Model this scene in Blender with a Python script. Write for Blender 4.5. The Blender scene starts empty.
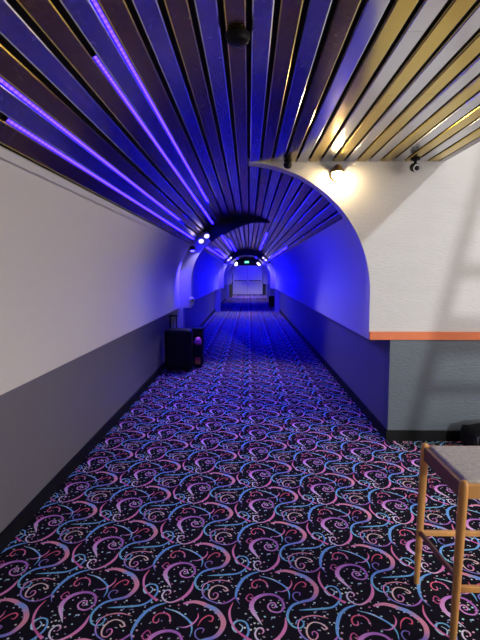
import bpy, bmesh, math, random
import numpy as np
from mathutils import Vector, Matrix

sc = bpy.context.scene
COL = sc.collection
R = math.radians

# ------------------------------------------------------------------ camera, world, sun, window light, exposure
cam_data = bpy.data.cameras.new('camera')
cam_data.sensor_fit = 'VERTICAL'
cam_data.sensor_height = 24.0
cam_data.lens = 24.0 * 480 / 640
cam_data.clip_start = 0.02
cam = bpy.data.objects.new('camera', cam_data)
COL.objects.link(cam)
cam.location = (0, 0, 1.5)
cam.rotation_euler = (R(90) - math.atan2(46, math.hypot(480, 8.5)), 0, math.atan2(8.5, 480))
sc.camera = cam

world = bpy.data.worlds.new('world')
world.use_nodes = True
world.node_tree.nodes['Background'].inputs[0].default_value = (0.78, 0.88, 1.0, 1)
world.node_tree.nodes['Background'].inputs[1].default_value = 0.6
sc.world = world

sun_d = bpy.data.lights.new('sun', 'SUN')
sun_d.energy = 1.0
sun_d.angle = R(0.9)
sun_d.color = (.94, .97, 1.0)
sun = bpy.data.objects.new('sun', sun_d)
COL.objects.link(sun)
sun.rotation_euler = Vector((-.2, 1, -.2)).to_track_quat('-Z', 'Y').to_euler()
sun.location = (5, -8, 5)

def area(name, loc, direction, sx, sy, power, color):
    d = bpy.data.lights.new(name, 'AREA')
    d.shape = 'RECTANGLE'; d.size = sx; d.size_y = sy; d.energy = power; d.color = color
    o = bpy.data.objects.new(name, d); COL.objects.link(o)
    o.location = loc
    o.rotation_euler = Vector(direction).to_track_quat('-Z', 'Y').to_euler()
    return o
area('daylight_back', (3.75, -3.75, 2.4), (0, 1, 0), 3.7, 4.1, 16, (1.0, 0.97, 0.93))
area('daylight_right', (6.25, -0.2, 1.9), (-1, 0, 0), 4.4, 3.0, 275, (1.0, 0.925, 0.83))
area('room_lamp', (4.5, 0.6, 3.6), (0, 0, -1), 1.6, 1.6, 95, (1.0, 0.92, 0.82))

vs = sc.view_settings
vs.view_transform = 'Standard'; vs.look = 'None'; vs.exposure = 0.0; vs.gamma = 1.0
vs.use_curve_mapping = False
sc.cycles.max_bounces = 8
sc.cycles.sample_clamp_indirect = 6
sc.cycles.caustics_reflective = False
sc.cycles.caustics_refractive = False

# ------------------------------------------------------------------ dimensions of the place (metres)
CX, RA, ZC = -0.06, 1.13, 1.33        # tunnel vault: axis, radius, springing height
ZTOP = ZC + RA                        # 2.46, also the flat slat ceiling
XL, XR = -1.35, 1.26                  # wainscot faces
ZW = 0.92                             # underside of the overhanging upper wall
YF = 4.25                             # front wall plane
YE, YB, XE, ZR = 35.3, -3.5, 6.0, 4.6 # far end, back wall, right wall, upper room ceiling
XS = 1.632                            # free edge of the slat ceiling

# ------------------------------------------------------------------ materials
def srgb(h):
    c = [int(h[i:i + 2], 16) / 255 for i in (0, 2, 4)]
    return tuple(x / 12.92 if x <= .04045 else ((x + .055) / 1.055) ** 2.4 for x in c)

MATS = {}
def mat(name, color, rough=.6, metal=0.0, emit=None, strength=0.0, spec=.5, noise=None, bump=None):
    """noise=(scale, amount, stretch) varies the colour, bump=(scale, strength, stretch) the normal"""
    m = bpy.data.materials.new(name); m.use_nodes = True
    nt = m.node_tree; b = nt.nodes['Principled BSDF']
    b.inputs['Base Color'].default_value = (*color, 1)
    b.inputs['Roughness'].default_value = rough
    b.inputs['Metallic'].default_value = metal
    b.inputs['Specular IOR Level'].default_value = spec
    if emit:
        b.inputs['Emission Color'].default_value = (*emit, 1)
        b.inputs['Emission Strength'].default_value = strength
    if noise or bump:
        tc = nt.nodes.new('ShaderNodeTexCoord')
    def tex(scale, stretch, detail):
        mp = nt.nodes.new('ShaderNodeMapping'); mp.inputs['Scale'].default_value = stretch
        nt.links.new(tc.outputs['Object'], mp.inputs[0])
        n = nt.nodes.new('ShaderNodeTexNoise'); n.inputs['Scale'].default_value = scale
        n.inputs['Detail'].default_value = detail
        nt.links.new(mp.outputs[0], n.inputs['Vector'])
        return n
    if noise:
        n = tex(noise[0], noise[2], 5)
        r = nt.nodes.new('ShaderNodeMapRange')
        r.inputs['From Min'].default_value = .25; r.inputs['From Max'].default_value = .75
        r.inputs['To Min'].default_value = 1 - noise[1]; r.inputs['To Max'].default_value = 1 + noise[1]
        nt.links.new(n.outputs['Fac'], r.inputs['Value'])
        x = nt.nodes.new('ShaderNodeVectorMath'); x.operation = 'SCALE'
        x.inputs[0].default_value = color
        nt.links.new(r.outputs[0], x.inputs['Scale'])
        nt.links.new(x.outputs[0], b.inputs['Base Color'])
    if bump:
        n = tex(bump[0], bump[2], 3)
        bp = nt.nodes.new('ShaderNodeBump'); bp.inputs['Strength'].default_value = bump[1]
        bp.inputs['Distance'].default_value = .01
        nt.links.new(n.outputs['Fac'], bp.inputs['Height'])
        nt.links.new(bp.outputs[0], b.inputs['Normal'])
    MATS[name] = m
    return m

one = (1, 1, 1)
mat('plaster', (.62, .585, .55), .62, noise=(1.3, .03, (1, .4, 1)), bump=(26, .10, one))
mat('stucco', (.62, .61, .59), .6, noise=(3, .03, (1, 1, 3)), bump=(20, .35, (1, 1, 3.2)))
mat('wainscot', (.165, .155, .165), .42, noise=(2.0, .06, (1, .3, .15)), bump=(34, .10, one))
mat('wainscot_front', (.095, .115, .14), .45, noise=(5, .06, (1, 1, 2.5)), bump=(24, .3, (1, 1, 3)))
mat('black_base', (.006, .006, .007), .6, spec=.15)
mat('orange_trim', (.74, .18, .055), .5, noise=(8, .06, one))
mat('white_trim', (.62, .60, .58), .45)
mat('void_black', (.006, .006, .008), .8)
mat('door_paint', (.62, .60, .64), .5, noise=(6, .03, one))
mat('door_panel', (.42, .40, .44), .5)
mat('steel', (.55, .55, .57), .3, 1.0)
mat('black_plastic', (.004, .004, .0045), .5, spec=.16, bump=(90, .05, one))
mat('black_cloth', (.006, .006, .007), .9, spec=.2, bump=(120, .3, one))
mat('white_plastic', (.7, .7, .72), .35)
mat('brass', (.62, .46, .22), .3, 1.0)
def led_material(name, strength):                     # rows of diodes under a clear cover
    m = mat(name, (.02, .02, .05), .5, emit=(.003, .001, 1.0), strength=1, spec=0)
    nt = m.node_tree; tc = nt.nodes.new('ShaderNodeTexCoord'); wv = nt.nodes.new('ShaderNodeTexWave')
    wv.bands_direction = 'Y'; wv.inputs['Scale'].default_value = 9.0
    nt.links.new(tc.outputs['Object'], wv.inputs['Vector'])
    mxc = nt.nodes.new('ShaderNodeMix'); mxc.data_type = 'RGBA'
    mxc.inputs['A'].default_value = (.24, .075, strength, 1); mxc.inputs['B'].default_value = (.54, .21, strength, 1)
    nt.links.new(wv.outputs['Fac'], mxc.inputs['Factor'])
    nt.links.new(mxc.outputs['Result'], nt.nodes['Principled BSDF'].inputs['Emission Color'])
led_material('led', 8)
led_material('led_deep', 265)
led_material('led_far', 210)
mat('bulb', (.9, .85, .7), .3, emit=(1.0, .74, .40), strength=195)
mat('spot_lens', (.9, .9, .9), .3, emit=(1.0, .80, .86), strength=1.9)
mat('blue_lens', (.1, .1, .6), .3, emit=(.03, .02, 1.0), strength=16)
mat('exit_green', (.02, .3, .15), .4, emit=(.02, .62, .30), strength=1.0)
mat('exit_letter', (.7, .9, .8), .4, emit=(.55, 1.0, .75), strength=2.2)
mat('wood', (.66, .32, .09), .36, noise=(14, .28, (1, 1, .12)))
mat('shaded_wood', (.17, .055, .025), .4, noise=(14, .25, (1, .15, 1)))  # reddish wood, shade on the stool's side bars put into the colour
mat('seat_cloth', (.50, .46, .40), .95, noise=(60, .22, one), bump=(160, .5, one))
mat('pink_foil', (.75, .12, .45), .3, noise=(9, .3, one))
mat('orange_card', (.65, .16, .03), .5, noise=(9, .3, one))
mat('red_card', (.45, .03, .06), .5)

def slat_material(name, col):
    m = mat(name, col, .2, 1.0)
    nt = m.node_tree; b = nt.nodes['Principled BSDF']
    tc = nt.nodes.new('ShaderNodeTexCoord')
    # curled hairline scratches in the mirror foil
    n = nt.nodes.new('ShaderNodeTexNoise'); n.inputs['Scale'].default_value = 9; n.inputs['Detail'].default_value = 1
    nt.links.new(tc.outputs['Object'], n.inputs['Vector'])
    mx = nt.nodes.new('ShaderNodeVectorMath'); mx.operation = 'MULTIPLY_ADD'
    mx.inputs[1].default_value = (.16, .16, .16)
    nt.links.new(n.outputs['Color'], mx.inputs[0]); nt.links.new(tc.outputs['Object'], mx.inputs[2])
    v = nt.nodes.new('ShaderNodeTexVoronoi'); v.feature = 'DISTANCE_TO_EDGE'; v.inputs['Scale'].default_value = 22
    nt.links.new(mx.outputs[0], v.inputs['Vector'])
    r = nt.nodes.new('ShaderNodeMapRange')
    r.inputs['From Min'].default_value = .0; r.inputs['From Max'].default_value = .02
    r.inputs['To Min'].default_value = .29; r.inputs['To Max'].default_value = .18
    nt.links.new(v.outputs['Distance'], r.inputs['Value'])
    nt.links.new(r.outputs[0], b.inputs['Roughness'])
    n2 = nt.nodes.new('ShaderNodeTexNoise'); n2.inputs['Scale'].default_value = 5; n2.inputs['Detail'].default_value = 2
    nt.links.new(tc.outputs['Object'], n2.inputs['Vector'])
    bp = nt.nodes.new('ShaderNodeBump'); bp.inputs['Strength'].default_value = .06; bp.inputs['Distance'].default_value = .02
    nt.links.new(n2.outputs['Fac'], bp.inputs['Height']); nt.links.new(bp.outputs[0], b.inputs['Normal'])
slat_material('slat_silver', (.64, .64, .68))
slat_material('slat_gold', (.66, .48, .10))

m = bpy.data.materials.new('carpet_yarn'); m.use_nodes = True
nt = m.node_tree; b = nt.nodes['Principled BSDF']
at = nt.nodes.new('ShaderNodeVertexColor'); at.layer_name = 'yarn'
tc = nt.nodes.new('ShaderNodeTexCoord'); nz = nt.nodes.new('ShaderNodeTexNoise')
nz.inputs['Scale'].default_value = 160; nt.links.new(tc.outputs['Object'], nz.inputs['Vector'])
mr = nt.nodes.new('ShaderNodeMapRange'); mr.inputs['To Min'].default_value = .55; mr.inputs['To Max'].default_value = 1.45
nt.links.new(nz.outputs['Fac'], mr.inputs['Value'])
vm = nt.nodes.new('ShaderNodeVectorMath'); vm.operation = 'SCALE'
nt.links.new(at.outputs['Color'], vm.inputs[0]); nt.links.new(mr.outputs[0], vm.inputs['Scale'])
nt.links.new(vm.outputs[0], b.inputs['Base Color'])
b.inputs['Roughness'].default_value = .95; b.inputs['Specular IOR Level'].default_value = .1
MATS['carpet_yarn'] = m
mat('carpet_ground', (.011, .009, .013), .98, spec=.1, noise=(200, .5, one))

# ------------------------------------------------------------------ mesh helpers
class MB:
    def __init__(s): s.v, s.f, s.m, s.sm = [], [], [], []
    def add(s, verts, faces, mi=0, smooth=False):
        o = len(s.v); s.v += [tuple(v) for v in verts]
        for f in faces: s.f.append([i + o for i in f]); s.m.append(mi); s.sm.append(smooth)
    def box(s, a, b_, mi=0, M=None):
        (x0, y0, z0), (x1, y1, z1) = a, b_
        vs_ = [Vector(p) for p in ((x0,y0,z0),(x1,y0,z0),(x1,y1,z0),(x0,y1,z0),(x0,y0,z1),(x1,y0,z1),(x1,y1,z1),(x0,y1,z1))]
        if M: vs_ = [M @ p for p in vs_]
        s.add(vs_, [(3,2,1,0),(4,5,6,7),(0,1,5,4),(1,2,6,5),(2,3,7,6),(3,0,4,7)], mi)
    def prism(s, prof, y0, y1, mi=0, smooth=False):
        """closed (x, z) outline, counter-clockwise seen from -Y, extruded along Y"""
        n = len(prof)
        vs_ = [(x, y0, z) for x, z in prof] + [(x, y1, z) for x, z in prof]
        s.add(vs_, [tuple(range(n))], mi); s.add(vs_, [tuple(range(2 * n - 1, n - 1, -1))], mi)
        s.add(vs_, [(i, i + n, (i + 1) % n + n, (i + 1) % n) for i in range(n)], mi, smooth)
    def lathe(s, prof, seg=20, M=None, mi=0, smooth=True):
        """(radius, height) pairs turned about local Z"""
        vs_, fs = [], []
        for r_, z in prof:
            for k in range(seg):
                a = 2 * math.pi * k / seg
                p = Vector((r_ * math.cos(a), r_ * math.sin(a), z)); vs_.append(M @ p if M else p)
        n = len(prof)
        for i in range(n - 1):
            for k in range(seg):
                k2 = (k + 1) % seg
                fs.append((i*seg+k, i*seg+k2, (i+1)*seg+k2, (i+1)*seg+k))
        s.add(vs_, fs, mi, smooth)
        s.add(vs_, [tuple(reversed(range(seg))), tuple(range((n-1)*seg, n*seg))], mi)
    def tube(s, pts, rad, seg=10, mi=0):
        pts = [Vector(p) for p in pts]; n = len(pts)
        rads = rad if isinstance(rad, (list, tuple)) else [rad] * n
        vs_, fs = [], []; up = Vector((0, 0, 1))
        for i, p in enumerate(pts):
            d = (pts[min(i+1, n-1)] - pts[max(i-1, 0)]).normalized()
            u = d.cross(up) if abs(d.dot(up)) < .95 else d.cross(Vector((1, 0, 0)))
            u.normalize(); w = u.cross(d)
            for k in range(seg):
                a = 2 * math.pi * k / seg
                vs_.append(p + rads[i] * (math.cos(a) * u + math.sin(a) * w))
        for i in range(n - 1):
            for k in range(seg):
                k2 = (k + 1) % seg
                fs.append((i*seg+k, i*seg+k2, (i+1)*seg+k2, (i+1)*seg+k))
        s.add(vs_, fs, mi, True)
        s.add(vs_, [tuple(range(seg)), tuple(reversed(range((n-1)*seg, n*seg)))], mi)
    def build(s, name, mats, parent=None, bevel=0, seg=2):
        me = bpy.data.meshes.new(name); me.from_pydata(s.v, [], s.f)
        for x in ([mats] if isinstance(mats, str) else mats): me.materials.append(MATS[x])
        me.polygons.foreach_set('material_index', s.m)
        me.polygons.foreach_set('use_smooth', s.sm)
        bm = bmesh.new(); bm.from_mesh(me)
        bmesh.ops.remove_doubles(bm, verts=bm.verts, dist=1e-6)
        bmesh.ops.recalc_face_normals(bm, faces=bm.faces)
        for e in bm.edges: e.smooth = len(e.link_faces) != 2 or e.calc_face_angle(0) < R(32)
        bm.to_mesh(me); bm.free()
        o = bpy.data.objects.new(name, me); COL.objects.link(o)
        if parent: o.parent = parent
        if bevel:
            md = o.modifiers.new('bevel', 'BEVEL'); md.width = bevel; md.segments = seg; md.limit_method = 'ANGLE'
            md.harden_normals = False
        return o

def structure(o, label=None):
    o['kind'] = 'structure'
    if label: o['label'] = label
    return o
def tag(o, label, cat, group=None):
    o['label'] = label; o['category'] = cat
    if group: o['group'] = group
    return o
def thing(name, loc, label, cat, group=None, rz=0):
    o = bpy.data.objects.new(name, None); COL.objects.link(o)
    o.empty_display_size = .1; o.location = loc; o.rotation_euler = (0, 0, rz)
    return tag(o, label, cat, group)
def copy_thing(root, loc, label, group=None):
    r_ = root.copy(); COL.objects.link(r_); r_.location = loc; r_['label'] = label
    if group: r_['group'] = group
    for ch in list(root.children):
        c = ch.copy(); COL.objects.link(c); c.parent = r_
        for g in list(ch.children):
            d = g.copy(); COL.objects.link(d); d.parent = c
    return r_
def pol(a, r_=RA):
    """point of the vault at angle a (degrees from the crown, + to the right)"""
    return (CX + r_ * math.sin(R(a)), ZC + r_ * math.cos(R(a)))

# ------------------------------------------------------------------ floor: black carpet woven with a drop-repeat of coloured swirls
# one repeat of the pattern: strokes as (x, y, width) in metres with the yarn colours along them
STROKES = [
    ('comma', 'd8b0b8 b274a4 8a4a92 8a4a92 b274a4 b274a4 b274a4',
     [(0.0624, 1.9259, 0.0015), (0.0418, 1.9676, 0.0122), (0.0203, 2.0142, 0.0196), (0.0168, 2.0577, 0.0208), (0.0364, 2.0976, 0.0196), (0.072, 2.1215, 0.0165), (0.1112, 2.1246, 0.014), (0.1452, 2.1053, 0.0123), (0.1628, 2.0603, 0.0104), (0.1548, 2.0219, 0.0094), (0.1315, 2.0055, 0.0086), (0.1023, 2.0156, 0.0086), (0.0899, 2.0424, 0.0071), (0.1007, 2.0647, 0.0072), (0.1199, 2.0673, 0.0072), (0.1265, 2.0486, 0.0064), (0.1159, 2.0342, 0.0055), (0.1058, 2.0427, 0.0032)]),
    ('hook', 'd8608c d8608c d8b0b8 d8b0b8 d8608c',
     [(0.1646, 2.4531, 0.0029), (0.1613, 2.4002, 0.0131), (0.1392, 2.349, 0.0155), (0.1033, 2.3133, 0.0117), (0.0691, 2.3017, 0.0081), (0.0398, 2.3233, 0.0081), (0.03, 2.3542, 0.0082), (0.0407, 2.3833, 0.0074), (0.0583, 2.388, 0.0074), (0.0666, 2.3692, 0.0064), (0.0584, 2.3547, 0.0037)]),
    ('blue_s', '4a84b0 4a84b0 4a84b0 5e5ca0',
     [(0.0572, 2.2987, 0.0072), (0.0141, 2.2776, 0.0124), (-0.0232, 2.2373, 0.0157), (-0.0466, 2.1798, 0.0153), (-0.0571, 2.1192, 0.0107), (-0.0508, 2.0869, 0.0057), (-0.0379, 2.0556, 0.0024)]),
    ('arc', 'd8608c f0707c f0707c 4a84b0 f0707c f0707c 5e5ca0 4a84b0 4a84b0 549cac 549cac 549cac 4a84b0 4a84b0 90b0cc',
     [(-0.2951, 2.5327, 0.0118), (-0.25, 2.5468, 0.0188), (-0.212, 2.5375, 0.0217), (-0.1877, 2.5231, 0.0226), (-0.1446, 2.4948, 0.0233), (-0.1101, 2.4375, 0.0228), (-0.108, 2.388, 0.0214), (-0.1341, 2.337, 0.0182), (-0.1857, 2.3151, 0.0144), (-0.2263, 2.2937, 0.0125), (-0.2515, 2.2529, 0.0123), (-0.2589, 2.2074, 0.0103), (-0.2421, 2.164, 0.0084), (-0.2128, 2.1499, 0.0075), (-0.1923, 2.171, 0.0068), (-0.1978, 2.1983, 0.0051), (-0.2187, 2.1954, 0.0043), (-0.2262, 2.1729, 0.0034)]),
    ('loop', 'f0707c f0707c f0707c b274a4 5e5ca0 5e5ca0 8a4a92 8a4a92',
     [(-0.0799, 2.2106, 0.0026), (-0.1296, 2.2263, 0.0078), (-0.1783, 2.219, 0.0069), (-0.2088, 2.1944, 0.006), (-0.2186, 2.1522, 0.0059), (-0.2046, 2.1049, 0.0074), (-0.1751, 2.0767, 0.0073), (-0.1279, 2.0585, 0.0072), (-0.0903, 2.0703, 0.0081), (-0.0567, 2.1052, 0.0082)]),
    ('peach', 'd0a090 d0a090 d0a090 d8608c 8a4a92',
     [(-0.1195, 2.1588, 0.0042), (-0.1076, 2.1445, 0.0067), (-0.097, 2.1543, 0.0075), (-0.1148, 2.1773, 0.0068), (-0.1476, 2.1867, 0.0068), (-0.1742, 2.1652, 0.0076), (-0.1848, 2.1288, 0.0075), (-0.1765, 2.0938, 0.0065), (-0.1543, 2.0874, 0.0065), (-0.1404, 2.1119, 0.0066), (-0.148, 2.1318, 0.0058), (-0.1618, 2.1268, 0.005), (-0.1622, 2.1103, 0.0033)]),
    ('teal', '549cac 549cac 4a84b0 4a84b0 549cac 90b0cc 90b0cc 90b0cc',
     [(-0.2023, 2.2604, 0.0026), (-0.1568, 2.2652, 0.0097), (-0.0987, 2.2716, 0.0115), (-0.0488, 2.2833, 0.0107), (-0.0155, 2.3181, 0.0099), (0.0032, 2.3681, 0.0092), (-0.0101, 2.4195, 0.0085), (-0.043, 2.4295, 0.0085), (-0.0646, 2.4036, 0.0122), (-0.0549, 2.3671, 0.0083), (-0.0332, 2.3646, 0.0064), (-0.0222, 2.391, 0.0056), (-0.0383, 2.4115, 0.0038)]),
    ('streak', 'c03c58 d8608c d8608c a02c6c d8608c',
     [(-0.0683, 2.545, 0.003), (-0.0823, 2.4879, 0.0097), (-0.0741, 2.426, 0.0104), (-0.049, 2.3744, 0.0083), (-0.0157, 2.3391, 0.0118), (0.0151, 2.3117, 0.0153)]),
    ('curl', 'd8608c c03c58 c03c58 d8608c',
     [(0.0957, 2.1675, 0.0017), (0.0907, 2.2047, 0.0069), (0.0712, 2.2286, 0.0078), (0.0384, 2.228, 0.0069), (0.0194, 2.2034, 0.0069), (0.0232, 2.1748, 0.0068), (0.0416, 2.1751, 0.0059), (0.0436, 2.1963, 0.0034)]),
    ('tail', '549cac 90b0cc 4a84b0 549cac 4a84b0',
     [(0.0597, 2.2611, 0.0026), (0.1087, 2.2435, 0.0079), (0.1481, 2.2146, 0.0086), (0.1818, 2.1776, 0.0085), (0.1942, 2.1355, 0.0066), (0.1906, 2.0923, 0.0024)]),
    ('cross', '8a4a92 b274a4 d8608c c03c58',
     [(0.1321, 2.1487, 0.0017), (0.1636, 2.1469, 0.0067), (0.1928, 2.1656, 0.0076), (0.212, 2.2031, 0.0069), (0.2108, 2.235, 0.0017)]),
    ('ring', 'a02c6c a02c6c a02c6c',
     [(0.0279, 2.0998, 0.0033), (0.011, 2.1263, 0.005), (-0.0062, 2.105, 0.0057), (-0.0022, 2.0798, 0.0057), (0.0154, 2.0778, 0.0048), (0.0194, 2.0985, 0.0041), (0.0078, 2.1006, 0.0033)]),
    ('red', 'c03c58 c03c58 c03c58',
     [(0.2156, 2.1538, 0.0017), (0.2314, 2.1946, 0.006), (0.2582, 2.2191, 0.0069), (0.2789, 2.208, 0.0069), (0.2743, 2.183, 0.0059), (0.2611, 2.1864, 0.0034)]),
    ('ind', '5e5ca0 5e5ca0 8a4a92',
     [(0.2386, 2.0728, 0.0032), (0.2153, 2.0928, 0.0057), (0.2104, 2.124, 0.0058), (0.2263, 2.142, 0.0058), (0.2453, 2.1364, 0.005), (0.2402, 2.1175, 0.0033)]),
]
LA, LB = (0.0, .4785), (.432, .2393)          # the two steps of the repeat

def catmull(P, n):
    P = np.array(P); P = np.vstack([2*P[0]-P[1], P, 2*P[-1]-P[-2]]); out = []
    for i in range(1, len(P) - 2):
        p0, p1, p2, p3 = P[i-1:i+3]
        for t in np.arange(n) / n:
            out.append(.5*((2*p1)+(-p0+p2)*t+(2*p0-5*p1+4*p2-p3)*t*t+(-p0+3*p1-3*p2+p3)*t**3))
    out.append(P[-2]); return np.array(out)

def pattern_cell(n, ndots, seg):
    rnd = random.Random(5)
    V, Q, T, C = [], [], [], []
    lim = srgb
    for k, (name, cols, P) in enumerate(STROKES):
        cv = yarn([lim(c) for c in cols.split()])
        q = catmull(P, n); d = np.gradient(q[:, :2], axis=0)
        d /= np.linalg.norm(d, axis=1)[:, None] + 1e-9
        nn = np.stack([-d[:, 1], d[:, 0]], 1); w = np.maximum(q[:, 2:3], .0015) * .52
        z = .0006 + .00006 * k
        o = len(V); m_ = len(q)
        for i in range(m_):
            t = i / (m_ - 1) * (len(cv) - 1); a = int(min(t, len(cv) - 2)); c = cv[a] + (cv[a+1] - cv[a]) * (t - a)
            for sgn in (1, -1):
                V.append((*(q[i, :2] + sgn * nn[i] * w[i]), z)); C.append(c)
        for i in range(m_ - 1): Q.append((o+2*i, o+2*i+1, o+2*i+3, o+2*i+2))
    pal = [srgb(c) for c in ('9fc8a8', 'b8c8b0', 'a8b8c8', 'c890a0', 'd0c8a0', '80b0a8', 'c06080', '8890c0')]
    for _ in range(ndots):
        a, c_ = rnd.random(), rnd.random()
        x, y = a*LB[0], a*LB[1] + c_*LA[1] + 2.0
        rr = rnd.choice((.003, .0036, .0044, .0058)); col = yarn(rnd.choice(pal)) * rnd.uniform(.7, 1.2)
        o = len(V); V.append((x, y, .0005)); C.append(col)
        for k in range(seg):
            an = 2*math.pi*k/seg; V.append((x + rr*math.cos(an), y + rr*math.sin(an), .0005)); C.append(col)
        for k in range(seg): T.append((o, o+1+k, o+1+(k+1) % seg))
    return np.array(V), np.array(Q), np.array(T), np.array(C)

def yarn(c): return np.minimum(np.array(c) * 1.85 + .085, .95)
def carpet():
    near, far = pattern_cell(4, 150, 6), pattern_cell(2, 70, 4)
    VV = [np.array([(XL, YB, 0), (XE, YB, 0), (XE, YE, 0), (XL, YE, 0)], float)]
    CC = [np.full((4, 3), .01)]; QQ = [np.array([(0, 1, 2, 3)])]; TT = []; off = 4
    for i in range(-8, 18):
        for j in range(-30, 90):
            ox, oy = i*LB[0] + j*LA[0], i*LB[1] + j*LA[1] - 4*LA[1]
            x0, x1, y0, y1 = ox - .30, ox + .50, oy + 1.9, oy + 2.75
            if x1 < XL or x0 > XE or y1 < YB or y0 > YE: continue
            if x0 > XR + .2 and y0 > YF + .1: continue
            V, Q, T, C = near if y0 < 11 else far
            V = V + (ox, oy, 0)
            ok = (V[:, 0] > XL) & (V[:, 0] < XE) & (V[:, 1] > YB) & (V[:, 1] < YE)
            ok &= ~((V[:, 1] > YF) & (V[:, 0] > XR))
            q, t = Q[ok[Q].all(1)], T[ok[T].all(1)]
            if len(q) + len(t) == 0: continue
            VV.append(V); CC.append(C); QQ.append(q + off); TT.append(t + off); off += len(V)
    V, C = np.vstack(VV), np.vstack(CC); Q, T = np.vstack(QQ), np.vstack(TT)
    used = np.zeros(len(V), bool); used[Q.ravel()] = True; used[T.ravel()] = True
    idx = np.cumsum(used) - 1; V, C = V[used], C[used]; Q, T = idx[Q], idx[T]
    me = bpy.data.meshes.new('floor'); nl = Q.size + T.size; npoly = len(Q) + len(T)
    me.vertices.add(len(V)); me.vertices.foreach_set('co', V.astype(np.float32).ravel())
    me.loops.add(nl); me.loops.foreach_set('vertex_index', np.concatenate([Q.ravel(), T.ravel()]).astype(np.int32))
    me.polygons.add(npoly)
    me.polygons.foreach_set('loop_start', np.concatenate([np.arange(len(Q))*4, Q.size + np.arange(len(T))*3]).astype(np.int32))
    mi = np.ones(npoly, np.int32); mi[0] = 0
    me.materials.append(MATS['carpet_ground']); me.materials.append(MATS['carpet_yarn'])
    me.polygons.foreach_set('material_index', mi)
    ca = me.color_attributes.new('yarn', 'FLOAT_COLOR', 'POINT')
    ca.data.foreach_set('color', np.hstack([C, np.ones((len(C), 1))]).astype(np.float32).ravel())
    me.update(calc_edges=True); me.validate()
    # keep every face looking up
    nrm = np.zeros(npoly * 3, np.float32); me.polygons.foreach_get('normal', nrm)
    if (nrm.reshape(-1, 3)[:, 2] < 0).any():
        bm = bmesh.new(); bm.from_mesh(me)
        bmesh.ops.reverse_faces(bm, faces=[f for f in bm.faces if f.normal.z < 0]); bm.to_mesh(me); bm.free()
    o = bpy.data.objects.new('floor', me); COL.objects.link(o)
    structure(o, 'black carpet woven with pink, purple and blue swirls and pale dots')
carpet()

# ------------------------------------------------------------------ walls
def shell(a0, a1, r0, r1, side, zlow, n=18):
    """outline of the upper wall: vault arc from a0 to 90 deg, then straight down to zlow"""
    inner = [pol(side * a, r0) for a in np.linspace(a0, 90, n)] + [(CX + side * r0, zlow)]
    outer = [(CX + side * r1, zlow)] + [pol(side * a, r1) for a in np.linspace(90, a0, n)]
    return inner + outer

AS = 54.3                                              # where slats give way to plaster
w = MB(); w.prism(shell(AS, 90, RA, RA + .3, -1, ZW), YB, YE, 0, True)
w.box((XL - .2, YB, 0), (XL, YE, ZW), 1)
structure(w.build('wall_left', ['plaster', 'wainscot']), 'pale vaulted plaster wall over a dark grey wainscot')
w = MB(); w.prism(shell(AS, 90, RA, RA + .3, 1, ZW), YF + .15, YE, 0, True)
w.box((XR, YF + .15, 0), (XR + .2, YE, ZW), 1)
structure(w.build('wall_right', ['plaster', 'wainscot']), 'right side wall of the blue-lit tunnel with dark wainscot')

w = MB()                                               # wall facing the camera, with the tunnel mouth cut out
arc = [pol(a) for a in np.linspace(3.0, 90, 40)]
prof = arc + [(CX + RA, ZW), (XE, ZW), (XE, ZR), (arc[0][0], ZR)]
w.prism(prof, YF, YF + .15, 0, True)
w.box((XR, YF, 0), (XE, YF + .15, ZW), 1)
structure(w.build('wall_front', ['stucco', 'wainscot_front']), 'white wall beside the tunnel mouth above a slate grey wainscot')

w = MB()
X0, X1, Z0, Z1 = 1.9, 5.6, .3, 4.45
for a_, b_ in (((XL - .2, YB - .2, 0), (X0, YB, ZR)), ((X1, YB - .2, 0), (XE, YB, ZR)),
               ((X0, YB - .2, 0), (X1, YB, Z0)), ((X0, YB - .2, Z1), (X1, YB, ZR))): w.box(a_, b_)
structure(w.build('wall_back', 'stucco'))
w = MB()
y0, y1, z0, z1 = -2.4, 2.0, .4, 3.4
for a_, b_ in (((XE, YB - .2, 0), (XE + .2, y0, ZR)), ((XE, y1, 0), (XE + .2, YF + .15, ZR)),
               ((XE, y0, 0), (XE + .2, y1, z0)), ((XE, y0, z1), (XE + .2, y1, ZR))): w.box(a_, b_)
structure(w.build('wall_side', 'stucco'))

# windows: the rear one's leaning bars and crossbars are unseen, shaped to cast slanted stripes
w = MB()
def lean(xm, z): return xm + .228 * (z - 2.9)
BARS = (3.33 + .72, 3.33, 3.33 + 1.44)
for xm in BARS:
    w.prism([(lean(xm, Z0) - .06, Z0), (lean(xm, Z0) + .06, Z0), (lean(xm, Z1) + .06, Z1), (lean(xm, Z1) - .06, Z1)], YB - .12, YB - .02)
for zc_, h_ in ((3.09, .15), (2.52, .34), (2.04, .10), (3.75, .14), (1.3, .14), (4.2, .1)):
    for xa, xb in ((BARS[1], BARS[0]), (BARS[0], BARS[2])):
        w.box((lean(xa, zc_) + .03, YB - .10, zc_ - h_ / 2), (lean(xb, zc_) - .03, YB - .05, zc_ + h_ / 2))
for a_, b_ in (((X0, YB - .15, Z0), (X0 + .06, YB, Z1)), ((X1 - .06, YB - .15, Z0), (X1, YB, Z1)),
               ((X0, YB - .15, Z0), (X1, YB, Z0 + .06)), ((X0, YB - .15, Z1 - .06), (X1, YB, Z1))): w.box(a_, b_)
structure(w.build('window_1', 'white_trim'))
w = MB()
for yy in np.linspace(y0, y1, 4): w.box((XE + .05, yy - .04, z0), (XE + .12, yy + .04, z1))
for zz in (z0, 1.9, z1): w.box((XE + .05, y0, zz - .04), (XE + .12, y1, zz + .04))
structure(w.build('window_2', 'white_trim'))

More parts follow.
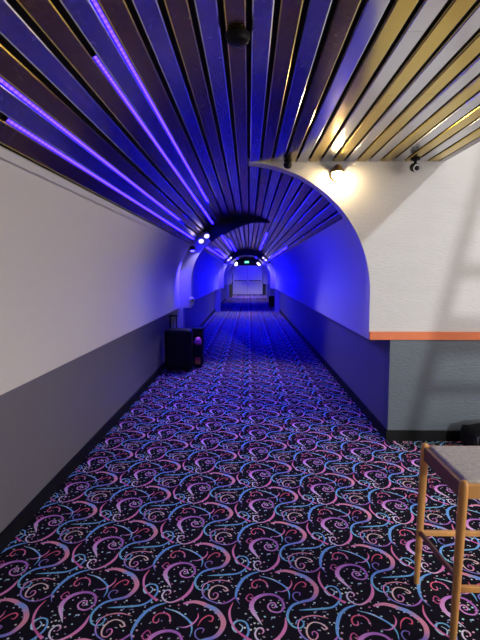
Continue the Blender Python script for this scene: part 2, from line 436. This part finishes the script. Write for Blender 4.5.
w = MB()
w.box((XS, YB, ZR), (XE, YF + .15, ZR + .1)); w.box((XS, YB, ZTOP - .0), (XS + .05, YF, ZR))
structure(w.build('ceiling_upper', 'stucco'))

# end wall with the double door
w = MB(); w.box((XL - .2, YE, 0), (XR + .2, YE + .2, 2.9), 0)
structure(w.build('wall_end', 'void_black'))
d = MB(); dz = 2.12
d.box((-1.14, YE - .05, 0), (-1.10, YE, dz)); d.box((.98, YE - .05, 0), (1.02, YE, dz)); d.box((-1.14, YE - .05, dz - .05), (1.02, YE, dz))
door = structure(d.build('door_1', 'door_paint'), 'pale double door at the far end of the tunnel')
for xa, xb in ((-1.095, -.068), (-.052, .975)):
    d = MB(); d.box((xa, YE - .045, .02), (xb, YE - .002, dz - .055)); leaf = d.build('door_leaf', 'door_paint', door)
    d = MB(); d.box((xa + .06, YE - .10, .98), (xb - .06, YE - .07, 1.04)); d.box((xa + .06, YE - .07, .97), (xa + .14, YE - .045, 1.05)); d.box((xb - .14, YE - .07, .97), (xb - .06, YE - .045, 1.05))
    d.build('push_bar', 'black_plastic', leaf)
    d = MB(); d.box((xa, YE - .05, .02), (xb, YE - .045, .95)); d.build('lower_panel', 'door_panel', leaf)

# baseboards and trims
bb = .095
w = MB(); w.box((XL, YB, 0), (XL + .018, YE, bb)); structure(w.build('baseboard_left', 'black_base'))
w = MB(); w.box((XR - .018, YF - .018, 0), (XR, YE, bb)); structure(w.build('baseboard_right', 'black_base'))
w = MB(); w.box((XR - .018, YF - .019, 0), (XE, YF, bb)); structure(w.build('baseboard_front', 'black_base'))
w = MB(); w.box((CX + RA + .002, YF - .022, ZW), (XE, YF, ZW + .072)); structure(w.build('trim_1', 'orange_trim', bevel=.003), 'orange rail along the top of the slate grey wainscot')
for nm, side, ya in (('trim_2', -1, YB), ('trim_3', 1, YF + .02)):
    a0, a1 = (53.8, 55.7) if side < 0 else (53.8, 54.6)
    w = MB(); w.prism([pol(side*a0, RA - .012), pol(side*a1, RA - .012), pol(side*a1, RA + .02), pol(side*a0, RA + .02)], ya, YE)
    structure(w.build(nm, 'white_trim'), 'thin white strip between the slats and the plaster')

# ------------------------------------------------------------------ slatted mirror ceiling
PITCH, SW, SH = .102, .083, .022
rnd = random.Random(3)
slats = MB()
def lengths(ya, yb):
    y = ya + rnd.uniform(.6, 3.4); cuts = [ya]
    while y < yb - .5: cuts.append(y); y += 3.6
    return list(zip(cuts, cuts[1:] + [yb]))
def slat(frame, ya, yb, mi):
    (px, pz), (tx, tz), (nx, nz_) = frame              # centre, along the arc, away from the room
    pr = [(px + tx*t + nx*n_, pz + tz*t + nz_*n_) for t, n_ in ((-SW/2 + .007, 0), (SW/2 - .007, 0), (SW/2 - .002, .0024), (SW/2, .007), (SW/2, SH), (-SW/2, SH), (-SW/2, .007), (-SW/2 + .002, .0024))]
    for a_, b_ in lengths(ya, yb): slats.prism(pr, a_ + .001, b_ - .001, mi)
GAPS = []
for k in range(-11, 11):
    s0 = .06 + k * PITCH; s_ = s0 + PITCH / 2; a = s_ / RA
    ya = YB if s_ < .06 else YF
    fr = ((CX + RA*math.sin(a), ZC + RA*math.cos(a)), (math.cos(a), -math.sin(a)), (math.sin(a), math.cos(a)))
    if -11 <= k <= 9: slat(fr, ya, YE, k % 2)
    GAPS.append(math.degrees(s0 / RA))
for k in range(16):
    x = k * PITCH + PITCH / 2
    slat(((x, ZTOP), (1, 0), (0, 1)), YB, YF, k % 2)
# dark backing sheets the slats are fixed to
b0 = [pol(a, RA + .034) for a in np.linspace(-54.5, 3, 30)]; b1 = [pol(a, RA + .06) for a in np.linspace(3, -54.5, 30)]
slats.prism(b0 + b1, YB, YF + .15, 2)
b0 = [pol(a, RA + .034) for a in np.linspace(-54.5, 54.5, 50)]; b1 = [pol(a, RA + .06) for a in np.linspace(54.5, -54.5, 50)]
slats.prism(b0 + b1, YF + .15, YE, 2)
slats.box((-.01, YB, ZTOP + .034), (XS, YF, ZTOP + .06), 2)
structure(slats.build('ceiling', ['slat_silver', 'slat_gold', 'void_black']), 'slatted ceiling of alternating gold and silver mirror strips')

# ------------------------------------------------------------------ arched ribs across the tunnel
def rib(y, both, depth=.22, label=''):
    m_ = MB()
    if both: outer = [(-90, .2), (-60, .2), (-30, .2), (0, .2), (30, .2), (60, .2), (90, .2)]
    else: outer = [(-90, .2), (-60, .2), (-20, .2), (-8, .16), (8, .07), (22, .004)]
    aa = np.linspace(outer[0][0], outer[-1][0], 60)
    th = np.interp(aa, [o[0] for o in outer], [o[1] for o in outer])
    inn = [pol(a, RA - t - .0) for a, t in zip(aa, th)]; out = [pol(a, RA + .03) for a in aa]
    seg_ = lambda lo, hi: [(i_, o_) for a, i_, o_ in zip(aa, inn, out) if lo - 1.6 <= a <= hi + 1.6]
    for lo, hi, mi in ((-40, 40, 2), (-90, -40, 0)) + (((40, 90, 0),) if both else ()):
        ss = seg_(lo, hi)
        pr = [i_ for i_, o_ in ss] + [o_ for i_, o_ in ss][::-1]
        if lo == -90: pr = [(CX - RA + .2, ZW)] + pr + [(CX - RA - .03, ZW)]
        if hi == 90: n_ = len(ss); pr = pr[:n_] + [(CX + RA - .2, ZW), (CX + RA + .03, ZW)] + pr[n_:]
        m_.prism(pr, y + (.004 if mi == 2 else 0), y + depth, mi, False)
    m_.box((XL - .01, y + .0, 0), (XL + .22, y + depth, ZW), 1)
    if both: m_.box((XR - .20, y + .0, 0), (XR + .01, y + depth, ZW), 1)
    return m_
for i, (y, both) in enumerate(((8.25, False), (19.25, True), (28.0, True))):
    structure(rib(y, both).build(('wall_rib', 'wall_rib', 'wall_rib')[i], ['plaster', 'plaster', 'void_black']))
# ------------------------------------------------------------------ LED strips seated in the gaps between slats
def led(gap, ya, yb, label, group, m_led='led_deep'):
    a = R(gap); n = max(2, int((yb - ya) / .5)); m_ = MB()
    ys = np.linspace(ya, yb, n + 1); base = MB()
    rr, h = RA + .009, .0062
    t = (math.cos(a), -math.sin(a)); c = (CX + rr*math.sin(a), ZC + rr*math.cos(a)); nn = (math.sin(a), math.cos(a))
    for y0_, y1_ in zip(ys, ys[1:]):
        vs_ = [(c[0] + s_*h*t[0], y, c[1] + s_*h*t[1]) for y in (y0_, y1_) for s_ in (-1, 1)]
        m_.add(vs_, [(0, 1, 3, 2)], 0)
    pr = [(c[0] + s_*h*t[0] + q*nn[0], c[1] + s_*h*t[1] + q*nn[1]) for s_, q in ((-1, .0008), (1, .0008), (1, .024), (-1, .024))]
    root = thing('led_strip', (0, 0, 0), label, 'light strip', group)
    base.prism(pr, ya, yb); base.build('channel', 'black_plastic', root)
    m_.build('diodes', m_led, root)
def gap_at(deg): return min(GAPS, key=lambda g: abs(g - deg))
NG, FG = 'glowing LED strips over the left side of the foreground', 'glowing LED strips deeper in the tunnel'
for g, a_, b_, l, near in (
    (-22.8, -.55, 5.0, 'purple LED strip nearest the middle of the foreground ceiling', 1),
    (-22.8, 5.01, 6.0, 'purple LED strip continuing the middle foreground strip into the tunnel', 0),
    (-28, 1.93, 5.2, 'purple LED strip second from the ceiling middle, starting in view', 1),
    (-28, 5.21, 8.1, 'purple LED strip continuing the second strip from the middle up to the first rib', 0),
    (-43.5, -.6, 5.0, 'purple LED strip second above the left wall trim, entering at the photo edge', 1),
    (-43.5, 5.01, 5.95, 'short purple LED strip continuing the second one above the left wall trim', 0),
    (-48.7, 1.87, 5.2, 'lowest purple LED strip in the foreground, right above the left wall trim', 1),
    (-48.7, 5.21, 8.1, 'lowest purple LED strip running up to the spotlights on the first rib', 0)):
    led(gap_at(g), a_, b_, l, NG if near else 'glowing LED strips ahead of the first rib', 'led' if near else 'led_deep')
for g, a_, b_, l in (
    (-48.7, 9.6, 18.2, 'lowest left LED strip between the first and second tunnel rib'),
    (-43.5, 12.7, 18.9, 'short left LED strip second from the wall between first and second rib'),
    (-28, 10.5, 16.5, 'left LED strip farther from the crown just past the first rib'),
    (-22.8, 12.7, 18.9, 'left LED strip nearest the crown between first and second rib'),
    (22.8, 10.5, 17.4, 'right LED strip nearest the crown before the second rib'),
    (49, 10.4, 18.9, 'lowest right LED strip before the second rib'),
    (-48.7, 20, 27.6, 'lowest left LED strip between the second and third tunnel rib'),
    (-28, 20.5, 27, 'left LED strip near the crown between the second and third rib'),
    (22.8, 20.5, 27, 'right LED strip near the crown between the second and third rib'),
    (49, 20, 27.6, 'lowest right LED strip between the second and third tunnel rib'),
    (-48.7, 28.5, 34.8, 'lowest left LED strip beyond the last tunnel rib'),
    (-22.8, 28.5, 34.8, 'left LED strip near the crown beyond the last rib'),
    (22.8, 28.5, 34.8, 'right LED strip near the crown beyond the last rib'),
    (49, 28.5, 34.8, 'lowest right LED strip beyond the last tunnel rib')):
    led(gap_at(g), a_, b_, l, FG, 'led_far' if a_ > 19 else 'led_deep')

# ------------------------------------------------------------------ lamps on the ribs
def aim(loc, d): return Matrix.Translation(loc) @ Vector(d).to_track_quat('Z', 'Y').to_matrix().to_4x4()
def twin_spot(y, side, label, beams=(((-.35, -.75, -1), 75, 95), ((.3, .1, -1), 7, 80))):
    root = thing('twin_spotlight', (0, y, 0), label, 'spotlight', 'twin spotlights on the ribs')
    p = [Vector((*(lambda q: (q[0], -.09, q[1]))(pol(side*a, RA - .09)),)) for a in (38.5, 45.5)]
    b_ = MB(); mid = (p[0] + p[1]) / 2
    b_.box((mid.x - .05, -.03, mid.z - .05), (mid.x + .05, 0, mid.z + .05))
    for q in p: b_.tube([(mid.x, -.02, mid.z), (q.x, q.y + .03, q.z)], .012)
    b_.build('bracket', 'white_plastic', root)
    for q in p:
        M = aim(q, (-.25*side, -.75, -.62))
        h_ = MB(); h_.lathe([(.025, -.07), (.042, -.05), (.052, 0), (.052, .018), (.044, .018)], 16, M); hd = h_.build('lamp_head', 'white_plastic', root)
        l_ = MB(); l_.lathe([(.0435, .012), (.0435, .017), (.03, .024), (.008, .027)], 16, M); l_.build('lens', 'spot_lens', hd)
    for q, (dr, en, sz) in zip(p, beams):
        d_ = bpy.data.lights.new('spot_beam', 'SPOT'); d_.energy = en; d_.color = (.95, .84, 1.0); d_.spot_size = R(sz); d_.spot_blend = .9; d_.shadow_soft_size = .03
        o = bpy.data.objects.new('spot_beam', d_); COL.objects.link(o); o.parent = root
        o.location = (q.x - .02*side, q.y - .05, q.z - .06); o.rotation_euler = Vector((dr[0]*side, dr[1], dr[2])).to_track_quat('-Z', 'Y').to_euler()
twin_spot(8.25, -1, 'twin white spotlights on the first rib, above the black speaker')
twin_spot(19.25, -1, 'twin white spotlights on the left of the second rib')
twin_spot(19.25, 1, 'twin white spotlights on the right of the second rib')
twin_spot(28.0, -1, 'tiny twin spotlights on the left of the farthest rib', (((-.15, 1, -.18), 1900, 70), ((-.2, -.3, -1), 50, 95)))
twin_spot(28.0, 1, 'tiny twin spotlights on the right of the farthest rib', (((-.15, 1, -.18), 1900, 70), ((-.2, -.3, -1), 50, 95)))

def wash(y, side, label):
    """blue wash lamp on the rib face, aimed at the strip of wall in front of the rib"""
    x, z = pol(side*57, RA - .075)
    root = thing('blue_wash_lamp', (x, y - .09, z), label, 'lamp', 'blue wash lamps on the ribs')
    M = aim((0, 0, 0), (-.0*side, -.35, -1)); h_ = MB()
    h_.lathe([(.03, -.06), (.045, -.05), (.05, .02), (.042, .02)], 14, M); h_.box((-.015, .0, -.02), (.015, .09, .02)); h_.build('housing', 'black_plastic', root)
    l_ = MB(); l_.lathe([(.041, .012), (.041, .02), (.02, .026)], 14, M); l_.build('lens', 'blue_lens', root)
    for nm, en, sz, loc, dr in (('blue_wash', 150, 66, (0, -.05, -.08), (.42*side, -.10, -1)),):
        d_ = bpy.data.lights.new(nm, 'SPOT'); d_.energy = en; d_.color = (.035, .02, 1.0); d_.spot_size = R(sz); d_.spot_blend = 1.0; d_.shadow_soft_size = .03
        o = bpy.data.objects.new(nm, d_); COL.objects.link(o); o.parent = root
        o.location = loc; o.rotation_euler = Vector(dr).to_track_quat('-Z', 'Y').to_euler()
wash(8.25, -1, 'blue lamp over the left wall just before the first rib')
wash(19.25, -1, 'blue lamp over the left wall just before the second rib')
wash(19.25, 1, 'blue lamp over the right wall just before the second rib')

# small white camera at the lower end of the first rib
root = thing('dome_camera', (CX - RA + .21, 8.25, 1.0), 'small white camera at the lower end of the first rib', 'camera')
b_ = MB(); b_.box((-.04, -.03, -.04), (.04, .0, .10)); b_.build('mount', 'white_plastic', root, bevel=.006)
b_ = MB(); b_.lathe([(.05, 0), (.05, .03), (.043, .06), (.028, .085), (.008, .093)], 16, aim((.0, -.028, .06), (.3, -1, 0))); b_.build('housing', 'white_plastic', root)
b_ = MB(); b_.lathe([(.02, .08), (.02, .098), (.008, .10)], 12, aim((.0, -.028, .06), (.3, -1, 0))); b_.build('lens', 'black_plastic', root)

# ------------------------------------------------------------------ exit sign over the end door
root = thing('exit_sign', (-.13, YE - .04, 2.36), 'lit green exit sign above the far double door', 'sign')
b_ = MB(); b_.box((-.17, -.04, -.10), (.17, .04, .10)); b_.build('case', 'black_plastic', root, bevel=.006)
b_ = MB(); b_.box((-.16, -.045, -.09), (.16, -.041, .09)); face = b_.build('face', 'exit_green', root)
cu = bpy.data.curves.new('letters', 'FONT'); cu.body = 'EXIT'; cu.size = .15; cu.extrude = .002; cu.align_x = 'CENTER'; cu.align_y = 'CENTER'
tmp = bpy.data.objects.new('letters', cu); COL.objects.link(tmp)
me = bpy.data.meshes.new_from_object(tmp.evaluated_get(bpy.context.evaluated_depsgraph_get()))
bpy.data.objects.remove(tmp); me.materials.clear(); me.materials.append(MATS['exit_letter'])
tx = bpy.data.objects.new('letters', me); COL.objects.link(tx); tx.parent = face
tx.location = (0, -.049, 0); tx.rotation_euler = (R(90), 0, 0)

# ------------------------------------------------------------------ wall lamp beside the tunnel mouth
LX, LZ = .752, 2.345
root = thing('wall_lamp', (LX, YF, LZ), 'brass wall lamp with a glaring bulb beside the tunnel mouth', 'lamp')
b_ = MB(); b_.lathe([(.055, 0), (.055, .012), (.04, .02)], 24, aim((0, 0, .0), (0, -1, 0))); b_.build('back_plate', 'brass', root)
b_ = MB(); b_.tube([(0, -.015, 0), (0, -.05, .01), (0, -.065, .03), (0, -.07, .05)], .011); b_.build('arm', 'brass', root)
M = aim((0, -.072, .055), (0.0, -.05, -1)); b_ = MB()
b_.lathe([(.012, -.02), (.03, -.01), (.05, .02), (.058, .05), (.054, .05), (.045, .022), (.026, -.004)], 24, M); b_.build('lamp_shade', 'brass', root)
b_ = MB(); b_.lathe([(.012, .0), (.018, .02), (.034, .045), (.040, .07), (.033, .095), (.016, .108), (.004, .11)], 18, M); b_.build('bulb', 'bulb', root)

# ------------------------------------------------------------------ devices under the slat ceiling
root = thing('security_camera', (1.39, 4.14, ZTOP), 'small black security camera under the gold slats by the white wall', 'camera')
b_ = MB(); b_.lathe([(.04, 0), (.04, -.012), (.014, -.02), (.012, -.05)], 18); b_.build('mount', 'black_plastic', root)
M = aim((0, .0, -.075), (.1, -1, -.3)); b_ = MB(); b_.lathe([(.022, -.05), (.034, -.034), (.036, .025), (.032, .036), (.027, .032)], 20, M); b_.build('housing', 'black_plastic', root)
b_ = MB(); b_.lathe([(.026, .024), (.026, .032), (.016, .040), (.005, .043)], 18, M); b_.build('lens', 'void_black', root)
b_ = MB(); b_.lathe([(.030, .034), (.033, .040), (.030, .042), (.028, .036)], 20, M); b_.build('ring', 'steel', root)

root = thing('motion_sensor', (.33, 4.17, ZTOP), 'small dark sensor under the slats above the tunnel mouth edge', 'sensor')
b_ = MB(); b_.lathe([(.035, 0), (.035, -.012), (.02, -.02)], 18); b_.build('mount', 'black_plastic', root)
b_ = MB(); b_.lathe([(.004, -.075), (.026, -.068), (.036, -.048), (.034, -.025), (.018, -.016)], 18); b_.build('housing', 'black_plastic', root)

root = thing('smoke_detector', (-.045, 2.03, ZTOP), 'round black detector across two dark slats at the ceiling centre', 'detector')
b_ = MB(); b_.lathe([(.05, .0), (.05, -.012), (.046, -.018)], 28); b_.build('base', 'black_plastic', root)
b_ = MB(); b_.lathe([(.046, -.016), (.043, -.03), (.03, -.038), (.012, -.041)], 28); b_.build('cover', 'black_plastic', root)

# ------------------------------------------------------------------ portable speaker by the left wall
root = thing('portable_speaker', (-1.085, 7.41, 0), 'tall black portable speaker with raised handle against the left wall', 'speaker')
b_ = MB(); b_.box((-.21, -.15, .035), (.21, .15, .655)); b_.build('cabinet', 'black_plastic', root, bevel=.06, seg=4)
b_ = MB(); b_.box((-.165, -.158, .10), (.165, -.149, .58)); b_.build('grille', 'black_cloth', root, bevel=.004)
b_ = MB()
for sx in (-1, 1): b_.tube([(sx*.05 - .10, .11, .58), (sx*.05 - .10, .11, .83)], .010)
b_.tube([(-.16, .11, .83), (-.16, .11, .845), (-.04, .11, .845), (-.04, .11, .83)], .013); b_.build('handle', 'black_plastic', root)
for sx in (-1, 1):
    b_ = MB(); b_.lathe([(.045, -.02), (.05, -.012), (.05, .012), (.045, .02)], 18, Matrix.Translation((sx*.175, .13, .05)) @ Matrix.Rotation(R(90), 4, 'Y')); b_.build('wheel', 'black_plastic', root)
    b_ = MB(); b_.lathe([(.02, 0), (.018, .04)], 12, Matrix.Translation((sx*.14, -.11, 0))); b_.build('foot', 'black_plastic', root)

root = thing('black_crate', (-.90, 7.98, 0), 'dark crate tucked behind the portable speaker by the rib', 'crate')
b_ = MB(); b_.box((-.14, -.16, 0), (.14, .16, .58)); b_.build('body', 'black_plastic', root, bevel=.004)
b_ = MB(); b_.box((-.15, -.17, .57), (.15, .17, .61)); b_.build('lid', 'black_plastic', root, bevel=.006)
root = thing('carton', (-.812, 7.64, 0), 'small dark carton with an orange label beside the portable speaker', 'carton')
b_ = MB(); b_.box((-.055, -.06, 0), (.055, .06, .36)); b_.build('box', 'black_cloth', root, bevel=.003)
b_ = MB(); b_.box((-.045, -.0625, .06), (.045, -.059, .17)); lb = b_.build('label', 'orange_card', root); lb['label'] = 'orange and red label'
b_ = MB(); b_.box((-.045, -.064, .12), (.045, -.0625, .17)); b_.build('band', 'red_card', lb)
bm_ = bmesh.new(); bmesh.ops.create_icosphere(bm_, subdivisions=3, radius=.07)
rn = random.Random(8); ph = [rn.uniform(0, 6) for _ in range(6)]
for v in bm_.verts:
    p = v.co; k = 1 + .10*math.sin(46*p.x + ph[0])*math.sin(51*p.z + ph[1]) + .07*math.sin(75*p.y + ph[2] + 40*p.x)
    v.co = Vector((p.x*.85*k, p.y*.85*k, max(p.z*1.0*k, -.06)))
for f in bm_.faces: f.smooth = True
me = bpy.data.meshes.new('pink_bag'); bm_.to_mesh(me); bm_.free(); me.materials.append(MATS['pink_foil'])
o = bpy.data.objects.new('pink_bag', me); COL.objects.link(o); o.location = (-.812, 7.64, .4205)
tag(o, 'crumpled shiny pink bag on the carton beside the portable speaker', 'bag')

# ------------------------------------------------------------------ dark boxes deep in the tunnel
def floor_box(name, loc, w_, d_, h_, label, cat):
    root = thing(name, loc, label, cat)
    b_ = MB(); b_.box((-w_/2, -d_/2, .02), (w_/2, d_/2, h_)); b_.build('cabinet', 'black_plastic', root, bevel=.012)
    b_ = MB(); b_.box((-w_/2 + .03, -d_/2 - .008, .06), (w_/2 - .03, -d_/2 + .002, h_ - .04)); b_.build('front_panel', 'black_cloth', root)
    for sx in (-1, 1):
        for sy in (-1, 1):
            f_ = MB(); f_.lathe([(.022, 0), (.02, .025)], 10, Matrix.Translation((sx*(w_/2 - .04), sy*(d_/2 - .04), 0))); f_.build('foot', 'black_plastic', root)
floor_box('subwoofer', (1.08, 22.1, 0), .30, .40, .50, 'black floor box against the right wall behind the second rib', 'speaker')
floor_box('cabinet', (-1.20, 32.0, 0), .26, 1.6, .80, 'dark cabinet against the left wall near the far door', 'cabinet')

# ------------------------------------------------------------------ black bag by the front wall
root = thing('shoulder_bag', (2.06, 4.0, 0), 'black bag lying against the slate grey wall at the right edge', 'bag')
bm_ = bmesh.new(); bmesh.ops.create_cube(bm_, size=1); bmesh.ops.subdivide_edges(bm_, edges=bm_.edges, cuts=5, use_grid_fill=True)
for v in bm_.verts:
    p = v.co.copy(); s_ = p.normalized() * .62
    q = p.lerp(s_, .45); q.x *= .42; q.y *= .30; q.z *= .20
    q += Vector((0, 0, .006*math.sin(30*q.x + 17*q.y)))
    v.co = Vector((q.x, q.y, max(q.z + .10, 0)))
for f in bm_.faces: f.smooth = True
me = bpy.data.meshes.new('body'); bm_.to_mesh(me); bm_.free(); me.materials.append(MATS['black_cloth'])
o = bpy.data.objects.new('body', me); COL.objects.link(o); o.parent = root
b_ = MB(); b_.tube([(-.17, -.06, .12), (-.15, -.10, .19), (-.06, -.10, .245), (.06, -.06, .25), (.15, -.02, .20), (.17, 0, .13)], .013, 8); b_.build('strap', 'black_cloth', root)
b_ = MB()
for a_, c_ in (((-.03, -.006, -.03), (-.022, .006, .03)), ((.022, -.006, -.03), (.03, .006, .03)), ((-.022, -.006, -.03), (.022, .006, -.022)), ((-.022, -.006, .022), (.022, .006, .03))): b_.box(a_, c_, 0, Matrix.Translation((-.155, -.125, .14)) @ Matrix.Rotation(R(35), 4, 'Z'))
o = b_.build('buckle', 'steel', root); o['label'] = 'bright metal buckle'

# ------------------------------------------------------------------ wooden stool in the right foreground
SX0, SX1, SY0, SY1, SZ = .838, 1.258, 1.81, 2.222, .705
cxs, cys = (SX0 + SX1)/2, (SY0 + SY1)/2
root = thing('wooden_stool', (cxs, cys, 0), 'tall wooden stool with grey upholstered seat in the right foreground', 'stool')
hx, hy = (SX1 - SX0)/2, (SY1 - SY0)/2; sp = .017
def legp(sx, sy, z): k = 1 + sp/hx*(1 - z/SZ); return Vector((sx*hx*k, sy*hy, z))
for sx in (-1, 1):
    for sy in (-1, 1):
        b_ = MB(); pts, rad = [], []
        for z, r_ in ((0, .0125), (.1, .0145), (.35, .0168), (.55, .0178), (.665, .018), (.687, .0172), (.699, .013), (.704, .005)):
            pts.append(legp(sx, sy, z)); rad.append(r_)
        b_.tube(pts, rad, 16); b_.build('leg', 'wood', root)
def bar(p, q, w_, h_, name, m_, lab=None):
    p, q = Vector(p), Vector(q); d_ = q - p; L = d_.length
    M = Matrix.Translation(p) @ d_.to_track_quat('X', 'Z').to_matrix().to_4x4()
    b_ = MB(); b_.box((0, -w_/2, -h_/2), (L, w_/2, h_/2), 0, M); o = b_.build(name, m_, root, bevel=.004)
    if lab: o['label'] = lab
for sy in (-1, 1): bar((-hx, sy*hy, .66), (hx, sy*hy, .66), .02, .058, 'seat_rail', 'wood')
for sx in (-1, 1): bar((sx*hx, -hy, .655), (sx*hx, hy, .655), .02, .066, 'seat_rail', 'shaded_wood', 'reddish side rail with its shade in the colour')
for sy in (-1, 1): bar(legp(-1, sy, .257), legp(1, sy, .257), .018, .026, 'stretcher', 'wood')
for sx in (-1, 1): bar(legp(sx, -1, .30), legp(sx, 1, .262), .016, .022, 'stretcher', 'shaded_wood', 'reddish side stretcher with its shade in the colour')
b_ = MB(); b_.box((-hx + .012, -hy + .012, .64), (hx - .012, hy - .012, .698)); b_.build('seat', 'seat_cloth', root, bevel=.012, seg=3)
